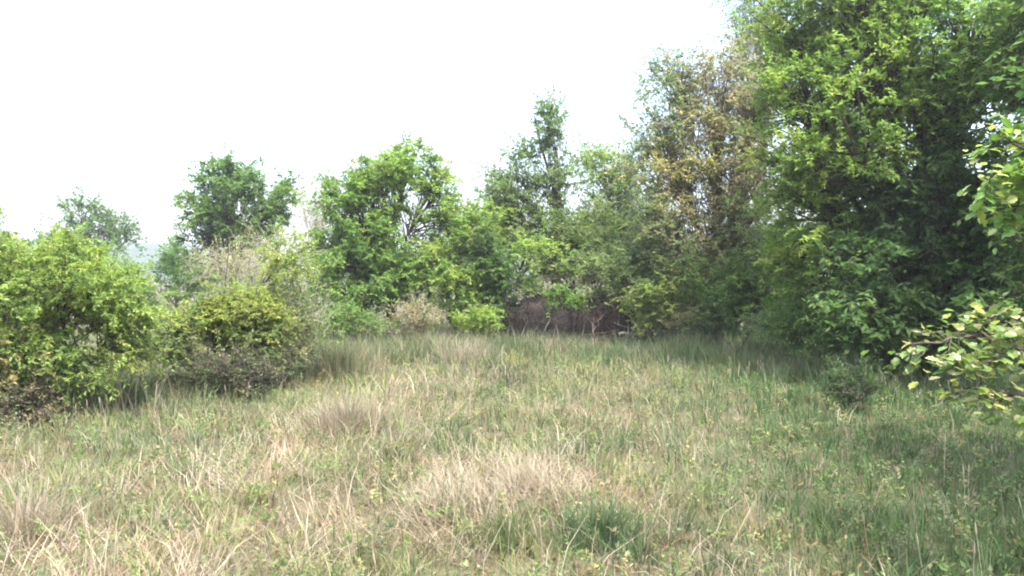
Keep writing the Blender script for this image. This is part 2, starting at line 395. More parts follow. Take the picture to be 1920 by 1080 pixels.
# --- middle: broad tree, thicket and the spire
make_tree('broad_tree', 'bright green broad tree with sky showing through its crown', 'tree', (735, 18.5),
          [(700, 340, 60, 40, 18.5, .9, 1, BR), (770, 315, 52, 42, 18.7, .8, .9, BR), (650, 390, 50, 45, 18.3, .8, .9, MID), (830, 365, 38, 38, 18.6, .7, .7, BR),
           (690, 440, 70, 42, 18.2, .9, .9, MID), (640, 480, 55, 50, 18, .9, .9, MID), (700, 530, 80, 55, 17.8, .9, 1, MID), (640, 560, 50, 50, 17.6, .7, .8, MID),
           (770, 500, 50, 45, 18.3, .7, .8, MID), (780, 285, 28, 14, 18.8, .4, .3, OLV), (640, 345, 20, 18, 18.5, .4, .3, MID), (810, 430, 34, 30, 18.4, .5, .35, MID), (735, 400, 40, 34, 18.3, .6, .5, BR)],
          31, 520, ntw=5, nlf=14, leaf=(.11, .06), clump=.36, droop=.18, mix=BR, trunk_r=.13, n_limbs=11, bark=M_DARKBARK)
make_tree('bush', 'lime-green bush leaning on the right flank of the broad tree', 'bush', (850, 18.0),
          [(850, 440, 50, 55, 18.2, .8, 1, BR), (900, 420, 45, 40, 18.4, .7, .8, {'lime': 2, 'bright': 2, 'mid': 1}), (850, 520, 65, 55, 17.8, .8, 1, BR), (815, 470, 30, 40, 17.9, .5, .6, YEL), (880, 560, 50, 40, 17.7, .6, .8, MID)],
          32, 260, ntw=5, nlf=13, leaf=(.10, .055), clump=.34, droop=.15, mix=BR, trunk_r=.06, n_limbs=8)
make_tree('bush', 'dull dark ivy-like bush left of the dark hollow', 'bush', (930, 17.6),
          [(925, 500, 26, 85, 17.6, .5, 1, DEEP), (940, 560, 26, 45, 17.4, .5, .8, DEEP), (905, 455, 30, 40, 17.8, .5, .6, GREY)],
          33, 130, ntw=5, nlf=13, leaf=(.085, .055), clump=.28, droop=.25, mix=DEEP, trunk_r=.05, n_limbs=6, bark=M_DARKBARK)
make_tree('spire_tree', 'tall grey-green tree with a narrow spire top and dark trunk', 'tree', (1072, 19.0),
          [(1035, 250, 26, 65, 19.2, .5, .8, GREY), (1030, 205, 14, 28, 19.2, .3, .3, GREY), (985, 300, 32, 28, 19.2, .5, .6, GREY), (1050, 330, 45, 45, 19.2, .7, .8, GREY),
           (960, 370, 60, 45, 19.3, .8, 1, GREY), (1000, 430, 85, 45, 19, .9, 1, OLV), (1090, 420, 60, 40, 19, .8, .7, OLV), (925, 345, 32, 28, 19.4, .5, .5, GREY), (1000, 475, 50, 24, 16.9, .6, .5, LIM), (1060, 505, 40, 18, 17.1, .5, .4, OLV)],
          34, 330, ntw=5, nlf=12, leaf=(.10, .055), clump=.34, droop=.05, mix=GREY, trunk_r=.085, n_limbs=10, bark=M_DARKBARK, upright=.25, top=5.9)
make_tree('tree', 'thin pale-green tree with open twigs right of the spire', 'tree', (1150, 20.5),
          [(1130, 310, 34, 40, 20.5, .7, 1, BR), (1180, 330, 36, 50, 20.5, .7, 1, GREY), (1150, 390, 55, 45, 20.3, .8, .9, {'grey': 2, 'bright': 1}), (1105, 280, 12, 18, 20.5, .3, .2, GREY), (1165, 450, 75, 45, 20, .8, 1, OLV)],
          35, 270, ntw=5, nlf=11, leaf=(.095, .05), clump=.38, droop=.05, mix=GREY, trunk_r=.07, n_limbs=8, bare=.15, upright=.3)
make_tree('bush', 'dull olive thicket hanging over the dark hollow', 'bush', (1160, 18.6),
          [(1100, 475, 60, 45, 18.7, .7, 1, OLV), (1170, 490, 50, 50, 18.5, .7, 1, OLV), (1215, 470, 50, 50, 18.2, .7, 1, MID), (1180, 540, 34, 30, 17.4, .5, .5, MID), (1130, 500, 60, 24, 16.9, .6, .6, OLV), (975, 525, 36, 20, 17, .5, .4, DEEP)],
          36, 290, ntw=5, nlf=12, leaf=(.09, .05), clump=.32, droop=.2, mix=OLV, trunk_r=.05, n_limbs=8)
make_tree('shrub', 'small leafy shrub growing inside the dark hollow', 'shrub', (1080, 16.8),
          [(1062, 558, 45, 17, 16.6, .4, 1, MID), (1120, 552, 30, 14, 16.7, .3, .6, OLV), (990, 540, 28, 12, 16.7, .3, .5, OLV)],
          37, 62, ntw=5, nlf=11, leaf=(.07, .045), clump=.2, droop=.15, mix=MID, trunk_r=.02, n_limbs=5, bark=M_DARKBARK)
make_tree('shrub', 'low lime-green shrub at the foot of the dark ivy-like bush', 'shrub', (895, 16.2),
          [(895, 602, 42, 17, 16.2, .5, 1, {'lime': 2, 'bright': 2})],
          38, 60, ntw=5, nlf=11, leaf=(.07, .045), clump=.18, droop=.15, mix=BR, trunk_r=.02, n_limbs=5)
make_tree('shrub', 'low brownish dry shrub below the broad tree', 'shrub', (770, 16.4),
          [(770, 600, 55, 25, 16.4, .5, 1, BRN), (720, 608, 36, 16, 16.2, .4, .6, OLV)],
          39, 80, ntw=6, nlf=9, leaf=(.06, .035), clump=.22, droop=.1, mix=BRN, trunk_r=.02, n_limbs=6, bare=.3)
make_tree('bush', 'partly ochre-tinted bush on the bank behind the dark trunk', 'bush', (1010, 23.5),  # ochre lobe has the backlit tan of the slope put into its colour
          [(1000, 500, 60, 35, 23.5, .8, 1, OCH), (1090, 510, 60, 35, 23.5, .8, 1, OLV), (1180, 500, 60, 45, 23.5, .8, 1, MID), (930, 470, 60, 50, 23.5, .8, 1, MID)],
          40, 150, ntw=5, nlf=7, leaf=(.10, .055), clump=.4, droop=.1, mix=OLV, trunk_r=.05, n_limbs=6)
make_tree('bush', 'grey-green bush filling the line between spire and lime-green bush', 'bush', (960, 20.6),
          [(940, 420, 60, 50, 20.6, .8, 1, GREY), (985, 480, 60, 45, 20.4, .7, .8, OLV), (1210, 400, 44, 70, 20.6, .7, 1, GREY), (1130, 430, 60, 50, 20.8, .8, 1, GREY), (1060, 470, 60, 40, 20.6, .7, .8, OLV)],
          69, 230, ntw=5, nlf=8, leaf=(.11, .06), clump=.38, droop=.1, mix=GREY, trunk_r=.05, n_limbs=9)
make_tree('bush', 'shaded bush behind the bright broad tree', 'bush', (800, 23),
          [(690, 500, 80, 70, 23, 1, 1, DEEP), (820, 500, 80, 60, 23, 1, 1, DEEP), (600, 520, 50, 60, 22, 1, 1, DEEP)],
          41, 150, ntw=5, nlf=7, leaf=(.13, .075), clump=.45, droop=.1, mix=DEEP, trunk_r=.05, n_limbs=6)

# --- right: brown vine-hung tree, great green tree, dark hollow
make_tree('vine_tree', 'tall tree hung with brown and ochre vines beside the great green tree', 'tree', (1345, 17.0),
          [(1262, 150, 48, 48, 17.2, .8, .9, {'grey': 2, 'mid': 2, 'ochre': .5}), (1335, 150, 75, 70, 17.3, .9, 1, BRN), (1232, 245, 55, 46, 17, .8, 1, {'grey': 2, 'olive': 1, 'mid': 1}),
           (1330, 255, 90, 65, 16.9, 1, 1, BRN), (1262, 335, 78, 54, 16.7, .9, 1, OCH), (1385, 330, 85, 75, 16.5, 1, 1, BRN), (1310, 420, 95, 62, 16.4, 1, 1, BRN),
           (1405, 450, 75, 75, 15.9, .9, 1, OLV), (1245, 430, 64, 54, 16.6, .8, .9, OLV), (1290, 490, 84, 45, 16.2, .9, .8, OLV), (1425, 210, 60, 80, 16.6, .9, 1, {'brown': 2, 'olive': 2, 'grey': 1})],
          51, 900, ntw=5, nlf=10, leaf=(.09, .05), clump=.36, droop=.2, mix=OLV, trunk_r=.12, n_limbs=13, bark=M_BARK, bare=.22)
make_tree('tree', 'half bare tree top rising behind the vine-hung tree', 'tree', (1400, 21),
          [(1400, 30, 50, 60, 21, .9, 1, GREY), (1385, 100, 40, 40, 21, .8, .8, BRN), (1430, -40, 60, 60, 21, .9, 1, GREY), (1440, 130, 60, 70, 20.5, .9, .6, BRN)],
          52, 170, ntw=6, nlf=9, leaf=(.09, .05), clump=.4, droop=.1, mix=GREY, trunk_r=.08, n_limbs=9, bare=.3)
make_tree('shrub', 'dense small-leaved shrub right of the dark hollow', 'shrub', (1245, 16.0),
          [(1240, 550, 60, 45, 16, .7, 1, {'olive': 2, 'mid': 1.5, 'lime': 1}), (1215, 590, 36, 26, 15.8, .5, .6, {'olive': 2, 'lime': 1}), (1310, 545, 50, 50, 15.9, .6, .8, MID)],
          53, 210, ntw=5, nlf=12, leaf=(.07, .05), clump=.26, droop=.15, mix=OLV, trunk_r=.03, n_limbs=8)
make_tree('shrub', 'mixed green shrub with grey stems under the vine-hung tree', 'shrub', (1400, 15.2),
          [(1400, 545, 60, 50, 15.2, .6, 1, MID), (1360, 580, 50, 30, 15, .5, .7, DEEP), (1460, 570, 55, 40, 14.6, .6, .9, MID), (1440, 500, 50, 50, 15, .6, .8, OLV)],
          54, 200, ntw=5, nlf=12, leaf=(.08, .05), clump=.28, droop=.2, mix=MID, trunk_r=.03, n_limbs=8, bark=M_BARK)
make_tree('great_tree', 'great bright-green tree filling the upper right corner', 'tree', (1690, 12.6),  # left lobes get lighter greens than right ones, sunlit side put into colour
          [(1505, 60, 85, 75, 13, 1.1, 1, LIM), (1630, 30, 110, 90, 12.6, 1.2, 1, BR), (1525, 190, 95, 70, 12.6, 1, 1, LIM), (1650, 160, 110, 80, 11.9, 1.1, 1, BR),
           (1500, 300, 80, 70, 12.6, .9, .9, LIM), (1600, 290, 85, 70, 12.0, 1, .9, BR), (1530, 400, 80, 75, 12.4, .9, .9, LIM), (1480, 470, 65, 60, 12.8, .8, .8, LIM),
           (1790, 70, 120, 100, 11.8, 1.2, 1, {'bright': 2, 'mid': 3}), (1620, -110, 160, 90, 12.8, 1.4, 1, BR), (1800, 210, 110, 80, 11.6, 1.1, .9, MID), (1560, 520, 65, 70, 12.3, .8, .8, BR)],
          55, 1260, ntw=5, nlf=13, leaf=(.09, .05), clump=.34, droop=.16, mix=BR, trunk_r=.17, n_limbs=15, bark=M_DARKBARK)
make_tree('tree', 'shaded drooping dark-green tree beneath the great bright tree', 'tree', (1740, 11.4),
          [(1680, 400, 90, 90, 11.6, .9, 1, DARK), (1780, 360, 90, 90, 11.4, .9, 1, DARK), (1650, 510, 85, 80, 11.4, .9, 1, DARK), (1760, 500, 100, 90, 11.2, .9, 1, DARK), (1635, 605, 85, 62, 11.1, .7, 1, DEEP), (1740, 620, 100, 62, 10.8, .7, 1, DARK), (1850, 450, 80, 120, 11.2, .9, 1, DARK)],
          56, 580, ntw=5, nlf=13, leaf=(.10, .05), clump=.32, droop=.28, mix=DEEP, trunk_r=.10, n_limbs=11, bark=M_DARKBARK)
make_tree('tree', 'dark tree at the picture edge behind the bright near leaves', 'tree', (2080, 9.2),
          [(1980, 60, 130, 160, 9.6, 1.3, 1, MID), (2060, 250, 140, 150, 9.4, 1.3, 1, DEEP), (1960, 420, 90, 120, 9.4, .9, .8, DEEP), (2150, 0, 160, 200, 9.2, 1.5, 1, MID), (1930, 600, 80, 80, 9.2, .7, .6, DEEP)],
          57, 420, ntw=5, nlf=13, leaf=(.10, .05), clump=.36, droop=.25, mix=DEEP, trunk_r=.14, n_limbs=10, bark=M_DARKBARK)
make_tree('tree', 'unseen small leafy tree added to shade the right corner', 'tree', (3260, 2.9),  # added out of view to cast shade on the right-hand grass
          [(3220, -260, 540, 640, 2.9, 1.5, 1, MID)],
          65, 140, ntw=5, nlf=9, leaf=(.085, .05), clump=.34, droop=.2, mix=MID, trunk_r=.07, n_limbs=8, bark=M_DARKBARK, skirt=1.4)
make_tree('tree', 'leafy tree added just past the picture edge to shade the right-hand grass', 'tree', (2330, 5.4),  # added past the right edge for the shade that it casts
          [(2300, -10, 260, 430, 5.3, 1.2, 1, DEEP)],
          66, 170, ntw=5, nlf=10, leaf=(.085, .05), clump=.34, droop=.2, mix=DEEP, trunk_r=.07, n_limbs=8, bark=M_DARKBARK, skirt=.9)
make_tree('shrub', 'dark upright weed clump in the open shaded grass', 'shrub', (1590, 9.0),
          [(1590, 725, 42, 34, 9.0, .3, 1)],
          59, 46, ntw=8, nlf=8, leaf=(.05, .016), clump=.16, droop=0, mix={'shade': 2, 'deep': 1, 'purple': .5}, trunk_r=.01, n_limbs=6, bark=M_DARKBARK, skirt=.02, upright=.9)

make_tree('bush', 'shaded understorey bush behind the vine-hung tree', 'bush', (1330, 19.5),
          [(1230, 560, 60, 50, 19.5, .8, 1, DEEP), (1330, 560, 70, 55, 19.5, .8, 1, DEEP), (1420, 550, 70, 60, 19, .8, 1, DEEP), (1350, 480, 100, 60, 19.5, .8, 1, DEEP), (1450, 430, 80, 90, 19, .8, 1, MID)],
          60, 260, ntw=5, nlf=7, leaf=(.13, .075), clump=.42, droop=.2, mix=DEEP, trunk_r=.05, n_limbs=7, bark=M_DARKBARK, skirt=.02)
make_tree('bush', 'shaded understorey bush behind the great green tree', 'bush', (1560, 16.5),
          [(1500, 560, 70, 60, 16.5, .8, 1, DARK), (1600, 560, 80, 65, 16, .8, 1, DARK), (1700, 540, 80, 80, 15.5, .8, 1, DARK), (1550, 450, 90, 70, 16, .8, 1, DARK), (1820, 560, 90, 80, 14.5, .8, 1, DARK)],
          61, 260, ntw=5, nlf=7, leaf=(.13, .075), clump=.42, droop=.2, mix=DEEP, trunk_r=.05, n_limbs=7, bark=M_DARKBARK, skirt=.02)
make_tree('shrub', 'leafy shrub skirting the foot of the great green tree', 'shrub', (1540, 12.6),
          [(1510, 600, 60, 35, 12.8, .6, 1, MID), (1580, 620, 60, 40, 12.0, .6, 1, MID), (1450, 600, 40, 26, 13.6, .5, .7, OLV)],
          62, 190, ntw=5, nlf=12, leaf=(.075, .04), clump=.24, droop=.2, mix=MID, trunk_r=.025, n_limbs=8, bark=M_DARKBARK, skirt=.02)

make_tree('dead_shrub', 'tangle of reddish-brown bare stems in the dark hollow', 'dead shrub', (1150, 16.6),
          [(1110, 585, 40, 14, 16.4, .3, .7), (1150, 572, 34, 24, 16.6, .3, 1), (1185, 590, 30, 12, 16.3, .3, .5)], 63, 44, ntw=3, nlf=4, leaf=(.04, .025), clump=.26, droop=.1, mix={'purple': 1}, trunk_r=.02, n_limbs=8, bark=M_REDTWIG, bare=.7, skirt=.02)
make_tree('dead_shrub', 'tangle of dark purple-grey bare stems at the left of the hollow', 'dead shrub', (985, 16.6),
          [(965, 568, 28, 36, 16.6, .3, 1), (1000, 580, 40, 22, 16.4, .3, 1), (1055, 592, 55, 12, 16.2, .3, .9), (930, 594, 34, 14, 16.2, .3, .5)], 64, 70, ntw=4, nlf=4, leaf=(.04, .025), clump=.24, droop=.1, mix={'purple': 1}, trunk_r=.02, n_limbs=8, bark=M_PURPLETWIG, bare=.5, skirt=.02)

make_tree('shrub', 'low olive fringe shrub below the thicket right of the hollow', 'shrub', (1330, 15.2),
          [(1320, 598, 44, 18, 15.2, .4, 1, OLV), (1270, 604, 30, 13, 15.4, .3, .6, BRN)],
          67, 60, ntw=5, nlf=8, leaf=(.07, .04), clump=.2, droop=.05, mix=OLV, trunk_r=.015, n_limbs=6, bark=M_BARK, skirt=.02, upright=.5)
make_tree('shrub', 'low mixed green fringe shrub at the corner of broad tree and tall grass', 'shrub', (655, 15.6),
          [(650, 598, 36, 22, 15.6, .4, 1, MID), (690, 610, 30, 14, 15.5, .3, .6, OLV)],
          68, 60, ntw=5, nlf=8, leaf=(.07, .04), clump=.2, droop=.05, mix=OLV, trunk_r=.015, n_limbs=6, bark=M_BARK, skirt=.02, upright=.5)

# ------------------------------------------------------------------ the dark hollow: bank, stones, fallen wood
def rough_rock(name, label, c, r, seed, mat):
    rng = np.random.RandomState(seed)
    import bmesh
    bm = bmesh.new(); bmesh.ops.create_icosphere(bm, subdivisions=3, radius=1)
    k = norm(rng.normal(size=(9, 3))); dd = rng.uniform(.6, .95, 9)
    for v in bm.verts:
        p = np.array(v.co)
        for kk, d in zip(k, dd):
            e = p @ kk - d
            if e > 0: p = p - kk * e * .9
        p = p * (1 + .05 * math.sin(7 * p[0] + 5 * p[2] + seed))
        v.co = p * r
    me = bpy.data.meshes.new(name); bm.to_mesh(me); bm.free(); me.materials.append(mat)
    o = bpy.data.objects.new(name, me); col.objects.link(o); o.location = c; o.rotation_euler = (0, 0, rng.uniform(0, 6))
    tag(o, label, 'rock')
    return o
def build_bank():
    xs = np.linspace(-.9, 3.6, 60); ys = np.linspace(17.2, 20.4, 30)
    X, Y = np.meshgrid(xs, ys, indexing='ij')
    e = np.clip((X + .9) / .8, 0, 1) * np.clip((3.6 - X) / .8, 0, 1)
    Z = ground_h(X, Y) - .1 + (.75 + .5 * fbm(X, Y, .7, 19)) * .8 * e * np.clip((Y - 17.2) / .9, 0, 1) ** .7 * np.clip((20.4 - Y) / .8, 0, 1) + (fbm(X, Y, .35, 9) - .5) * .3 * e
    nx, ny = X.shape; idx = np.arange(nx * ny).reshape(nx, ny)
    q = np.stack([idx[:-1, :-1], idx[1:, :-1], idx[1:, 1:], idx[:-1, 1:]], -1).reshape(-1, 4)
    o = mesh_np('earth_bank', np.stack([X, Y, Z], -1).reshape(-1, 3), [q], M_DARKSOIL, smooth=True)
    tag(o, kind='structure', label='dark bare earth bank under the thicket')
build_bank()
for i, (px, py, d, r, lab, mt) in enumerate([
        (975, 592, 16.9, (.26, .2, .18), 'dark grey stone at the left end of the earth bank', M_ROCK),
        (1022, 598, 16.8, (.2, .16, .13), 'small dark stone between bank and hollow shrub', M_ROCK),
        (1125, 592, 16.7, (.24, .2, .14), 'reddish clay lump in front of the dark bank', M_REDEARTH),
        (1175, 580, 16.8, (.2, .18, .2), 'pale brown stone by the dense small-leaved shrub', M_ROCK)]):
    p = at(px, py, d); p[2] = float(ground_h(p[0], p[1])) + r[2] * .45
    rough_rock('rock', lab, p, np.array(r), 70 + i, mt)
def fallen_branch(label, pts, r, seed, mat):
    rng = np.random.RandomState(seed)
    P = np.array(pts, float); S = 12; t = np.linspace(0, len(P) - 1, S)
    Q = np.stack([np.interp(t, range(len(P)), P[:, i]) for i in range(3)], -1)
    Q[1:-1] += rng.normal(size=(S - 2, 3)) * .02
    root = empty('fallen_branch', tuple(Q[0])); tag(root, label, 'branch')
    v, q = tubes(Q[None], np.linspace(r, r * .3, S)[None], 7); mesh_np('stem', v, [q], mat, root, smooth=True)
    for i in range(5):
        j = rng.randint(3, S - 1); d = norm(rng.normal(size=3) + np.array([0, -.3, .9])) * rng.uniform(.25, .55)
        v, q = tubes(curve(Q[j][None], (Q[j] + d * .5 + [0, 0, .05])[None], (Q[j] + d)[None], 5), np.linspace(r * .45, r * .1, 5)[None], 5)
        mesh_np('side_shoot', v, [q], mat, root, smooth=True)
g = lambda x, y, z=0: (x, y, float(ground_h(x, y)) + z)
fallen_branch('purple-brown fallen branch slanting across the dark hollow', [g(-.1, 16.9, .05), g(.5, 16.7, .35), g(1.2, 16.9, .55)], .03, 81, M_PURPLETWIG)
fallen_branch('grey fallen branch beside the dense small-leaved shrub', [g(2.9, 16.4, .05), g(2.5, 16.3, .45), g(2.0, 16.5, .62)], .025, 82, M_BARK)
fallen_branch('dark fallen branch lying low along the bank', [g(.2, 16.3, .1), g(1.0, 16.2, .18), g(1.9, 16.3, .1)], .04, 83, M_DARKBARK)

fallen_branch('thin purple-brown stick propped up at the left end of the hollow', [g(.0, 16.6, .0), g(.25, 16.5, .4), g(.4, 16.6, .8)], .018, 84, M_PURPLETWIG)
fallen_branch('pale horizontal log end at the right of the hollow', [g(2.15, 16.2, .38), g(2.5, 16.15, .42), g(2.85, 16.2, .45)], .035, 87, M_TWIG)
fallen_branch('grey crooked log low across the hollow front', [g(.15, 16.0, .16), g(.6, 15.95, .22), g(1.15, 16.0, .2)], .03, 88, M_TWIG)
fallen_branch('thin grey-brown stick leaning right of the hollow shrub', [g(1.75, 16.1, .0), g(1.65, 16.2, .4), g(1.8, 16.3, .75)], .014, 85, M_BARK)
fallen_branch('reddish stick lying above the clay lump', [g(1.5, 16.5, .3), g(2.0, 16.4, .42), g(2.5, 16.6, .5)], .022, 86, M_REDTWIG)

# ------------------------------------------------------------------ meadow grass
def straw_amount(x, y):
    """where the sward is dead and pale; measured from the photo's patches"""
    q = .5 * fbm(x, y, 1.0, 31) + .5 * fbm(x, y, .38, 35)
    s = .60 * np.clip((q - .46) / .15, 0, 1) - .13 - .05 * (y > 9)
    for px, py, rx, ry, w in [(650, 780, 1.1, 1.6, .5), (520, 830, .9, .9, .4), (980, 880, 1.15, .75, .6), (330, 880, .8, .5, .35), (870, 655, .9, 1.6, .45), (420, 1000, 1.1, .7, .35),
                              (60, 980, .8, .6, .4), (800, 960, .9, .5, .35), (1090, 880, .6, .5, .35), (700, 700, 1.5, 1.5, .2)]:
        d = (CAM_Z - .15) * F / (py - HOR); cx = (px - 960) / F * d
        s = s + w * blob(x, y, cx, d, rx * .8, ry)
    s = s - .42 * np.clip((x - .10 * y + .1) / 1.5, 0, 1) - .35 * blob(x, y, -3.6, 8.2, 2.2, 1.2)  # less straw on the right and by the sapling: shade drawn as greener grass
    return s
def blade_mesh(name, label, x, y, h, az, lean, bend, w, colr, kind='stuff'):
    n = len(x); z = ground_h(x, y) - .01
    p = np.stack([x, y, z], -1)
    hd = np.stack([np.cos(az), np.sin(az), np.zeros(n)], -1); up = np.array([0, 0, 1.])
    sd = np.stack([-np.sin(az), np.cos(az), np.zeros(n)], -1)
    # blades are turned at random about their own axis
    tw = np.random.RandomState(len(x)).uniform(0, 3.14, n)[:, None]
    sd = sd * np.cos(tw) + hd * np.sin(tw) * .8
    H = h[:, None]; a1 = lean[:, None]; a2 = (lean + bend)[:, None]
    m = p + H * .5 * (np.cos(a1) * up + np.sin(a1) * hd)
    t = m + H * .5 * (np.cos(a2) * up + np.sin(a2) * hd)
    W = w[:, None] * .5
    t[:, 2] = np.maximum(t[:, 2], z + .015)
    V = np.stack([p - sd * W, p + sd * W, m + sd * W * .8, m - sd * W * .8, t], 1).reshape(-1, 3)
    i = np.arange(n) * 5
    q = np.stack([i, i + 1, i + 2, i + 3], -1); tr = np.stack([i + 3, i + 2, i + 4], -1)
    o = mesh_np(name, V, [q, tr], M_GRASS, None, [colr, colr])
    return tag(o, label, 'grass', kind=kind)
def scatter(rng, n, d0=2.6, d1=22.0, pw=.6):
    u = rng.rand(n); d = (d0 ** pw + u * (d1 ** pw - d0 ** pw)) ** (1 / pw)
    x = rng.uniform(-1, 1, n) * (.74 * d + .9)
    return x, d
def tufted(rng, nt, per, spread=.06, **kw):
    """tuft centres, then blades radiating from each; returns x, y, tuft number, direction away from the tuft centre"""
    cx, cy = scatter(rng, nt, **kw)
    ti = np.repeat(np.arange(nt), per); n = len(ti)
    r = np.abs(rng.normal(size=n)) * spread * rng.uniform(.4, 1.7, nt)[ti] * (.8 + cy[ti] * .04); a = rng.uniform(0, 6.283, n)
    return cx[ti] + r * np.cos(a), cy[ti] + r * np.sin(a), ti, a, cx, cy
GREEN = np.array([(.105, .165, .065), (.13, .18, .07), (.085, .145, .075), (.165, .205, .08), (.10, .155, .085)])
STRAW = np.array([(.32, .285, .20), (.25, .225, .15), (.40, .37, .28), (.35, .275, .215), (.21, .185, .115), (.35, .30, .24)])
RUST = np.array([(.20, .135, .085), (.17, .125, .075), (.24, .165, .095)])
STRAW *= .80; GREEN *= .77
def lush_shade(x, y):
    """0..1: lusher sward, tree shade put into its darker green, along the right-hand trees"""
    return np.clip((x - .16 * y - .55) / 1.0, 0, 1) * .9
def meadow():
    rng = np.random.RandomState(101)
    # living grass
    nt = 13000; x, y, ti, az, cx, cy = tufted(rng, nt, 16, .085)
    s = straw_amount(cx, cy)
    keep = (rng.rand(nt) > np.clip(s * 1.5, 0, .8))[ti]
    th = rng.uniform(.5, 1.35, nt) * (.6 + .8 * fbm(cx, cy, .7, 41)) * np.clip(.8 + cy * .03, .8, 1.3)
    tc = GREEN[rng.randint(0, 5, nt)] * rng.uniform(.75, 1.3, (nt, 1))
    yl = np.clip(fbm(cx, cy, .9, 44) * 2.0 - .75 + s * .6, 0, .85)[:, None] * rng.uniform(.4, 1, (nt, 1))
    tc = tc * (1 - yl) + np.array([.27, .275, .115]) * yl
    tc = tc * (.30 + 1.35 * fbm(cx, cy, .55, 46))[:, None]
    lu = lush_shade(cx, cy)[:, None]
    tc = tc * (1 - lu) + (np.array([.062, .115, .04]) * rng.uniform(.7, 1.35, (nt, 1))) * lu  # greener grass, darkened to carry the shade of the right-hand trees
    thin = fbm(cx, cy, .45, 48) + .2 * lu[:, 0]; keep &= ((rng.rand(nt) < np.clip(thin * 3 - .45, .12, 1)))[ti]
    x, y, ti, az = x[keep], y[keep], ti[keep], az[keep]; n = len(x)
    h = rng.uniform(.08, .26, n) * th[ti]
    c = tc[ti] * rng.uniform(.75, 1.25, (n, 1))
    dead = rng.rand(n) < .14 * (1 - lush_shade(x, y)); c[dead] = STRAW[rng.randint(0, 6, dead.sum())]
    blade_mesh('meadow_grass', 'short mixed green grass covering the meadow', x, y, h, az + rng.normal(size=n) * .5, np.abs(rng.normal(.35, .3, n)), rng.uniform(.1, 1.1, n),
               rng.uniform(.0035, .0075, n) * (.75 + y * .075) * 1.25, c)
    # dead straw, lodged in swathes that share a direction
    nt = 11000; x, y, ti, az, cx, cy = tufted(rng, nt, 16, .09)
    s = straw_amount(cx, cy)
    keep = (rng.rand(nt) < np.clip(.10 + s * 1.4 + .25 * blob(cx, cy, 1.4, 5.4, 1.3, 1.0), .07, 1) * (1 - .7 * lush_shade(cx, cy)))[ti]
    lod = np.clip(s * 1.2, 0, 1) * rng.uniform(.5, 1.3, nt)
    sw = fbm(cx, cy, 1.1, 51) * 12 + rng.normal(size=nt) * .7
    tc = STRAW[rng.randint(0, 6, nt)] * rng.uniform(.7, 1.15, (nt, 1))
    rb = sum(w_ * blob(cx, cy, bx_, by_, rr_, rr_ * .7) for bx_, by_, rr_, w_ in [(2.1, 6.2, .5, .22), (.95, 5.4, .45, .2), (1.5, 4.9, .45, .24), (.2, 4.4, .5, .22), (-1.3, 4.7, .4, .15), (2.0, 8.2, .6, .15)])
    ru = (fbm(cx, cy, .5, 57) + rb + .14 * np.clip(cx / .8, 0, 1) > .53) & (rng.rand(nt) < .8)
    tc[ru] = RUST[rng.randint(0, 3, ru.sum())] * rng.uniform(.7, 1.2, (ru.sum(), 1))
    tc = tc * (.62 + .35 * fbm(cx, cy, .6, 59) + .75 * np.clip(s, 0, .7))[:, None]
    th = rng.uniform(.5, 1.3, nt) * np.where(ru, .6, 1.)
    x, y, ti, az = x[keep], y[keep], ti[keep], az[keep]; n = len(x)
    flow = rng.rand(n) < .35 + lod[ti] * .5
    az = np.where(flow, sw[ti] + rng.normal(size=n) * .45, az)
    lean = np.clip(rng.normal(.65, .4, n) + lod[ti] * .6, 0, 1.5)
    h = rng.uniform(.12, .34, n) * th[ti] * (.8 + .4 * lod[ti])
    c = tc[ti] * rng.uniform(.75, 1.2, (n, 1))
    blade_mesh('dry_grass', 'pale bleached straw lying in swathes through the meadow', x, y, h, az, lean, rng.uniform(-.2, .9, n),
               rng.uniform(.0035, .0095, n) * (.75 + y * .06), c)
    # broken stems lying across one another
    nt = 5200; x, y, ti, az, cx, cy = tufted(rng, nt, 5, .12, d1=13.0)
    s = straw_amount(cx, cy); keep = (rng.rand(nt) < np.clip(.10 + s * 1.1, .05, 1) * (1 - .8 * lush_shade(cx, cy)))[ti]
    x, y, ti = x[keep], y[keep], ti[keep]; n = len(x)
    c = STRAW[rng.randint(0, 6, n)] * rng.uniform(.8, 1.3, (n, 1))
    blade_mesh('fallen_straw', 'broken dry stems lying crossed on the sward', x, y, rng.uniform(.2, .5, n), rng.uniform(0, 6.283, n), rng.uniform(.3, 1.15, n), rng.uniform(-.1, .9, n),
               rng.uniform(.004, .009, n) * (.8 + y * .04), c)
    # tall stems and seed heads
    n = 3600; x, y = scatter(rng, n, 3.2, 20, 1.0)
    h = rng.uniform(.25, .5, n)
    c = np.where(rng.rand(n, 1) < .6 - .45 * lush_shade(x, y)[:, None], STRAW[rng.randint(0, 6, n)], GREEN[rng.randint(0, 5, n)] * 1.3)
    blade_mesh('tall_grass', 'thin tall stems standing above the sward', x, y, h, rng.uniform(0, 6.283, n), rng.uniform(0, .25, n), rng.uniform(0, .4, n),
               rng.uniform(.0025, .0045, n) * (.8 + y * .05), c)
    # rank grass along the foot of the trees
    nt = 2300; cx = rng.uniform(-5.2, 6.0, nt)
    cy = np.interp(cx, [-5.2, -3.4, -2.6, -1, 1, 3, 4.3, 6.0], [9.5, 11.6, 14.6, 15.4, 15.6, 14.8, 12.0, 9.5]) + rng.normal(size=nt) * .8
    ti = np.repeat(np.arange(nt), 13); n = len(ti); az = rng.uniform(0, 6.283, n); r = np.abs(rng.normal(size=n)) * .13
    x = cx[ti] + r * np.cos(az); y = cy[ti] + r * np.sin(az)
    th = rng.uniform(.45, 1.25, nt) * (.5 + .9 * fbm(cx, cy, .8, 61))
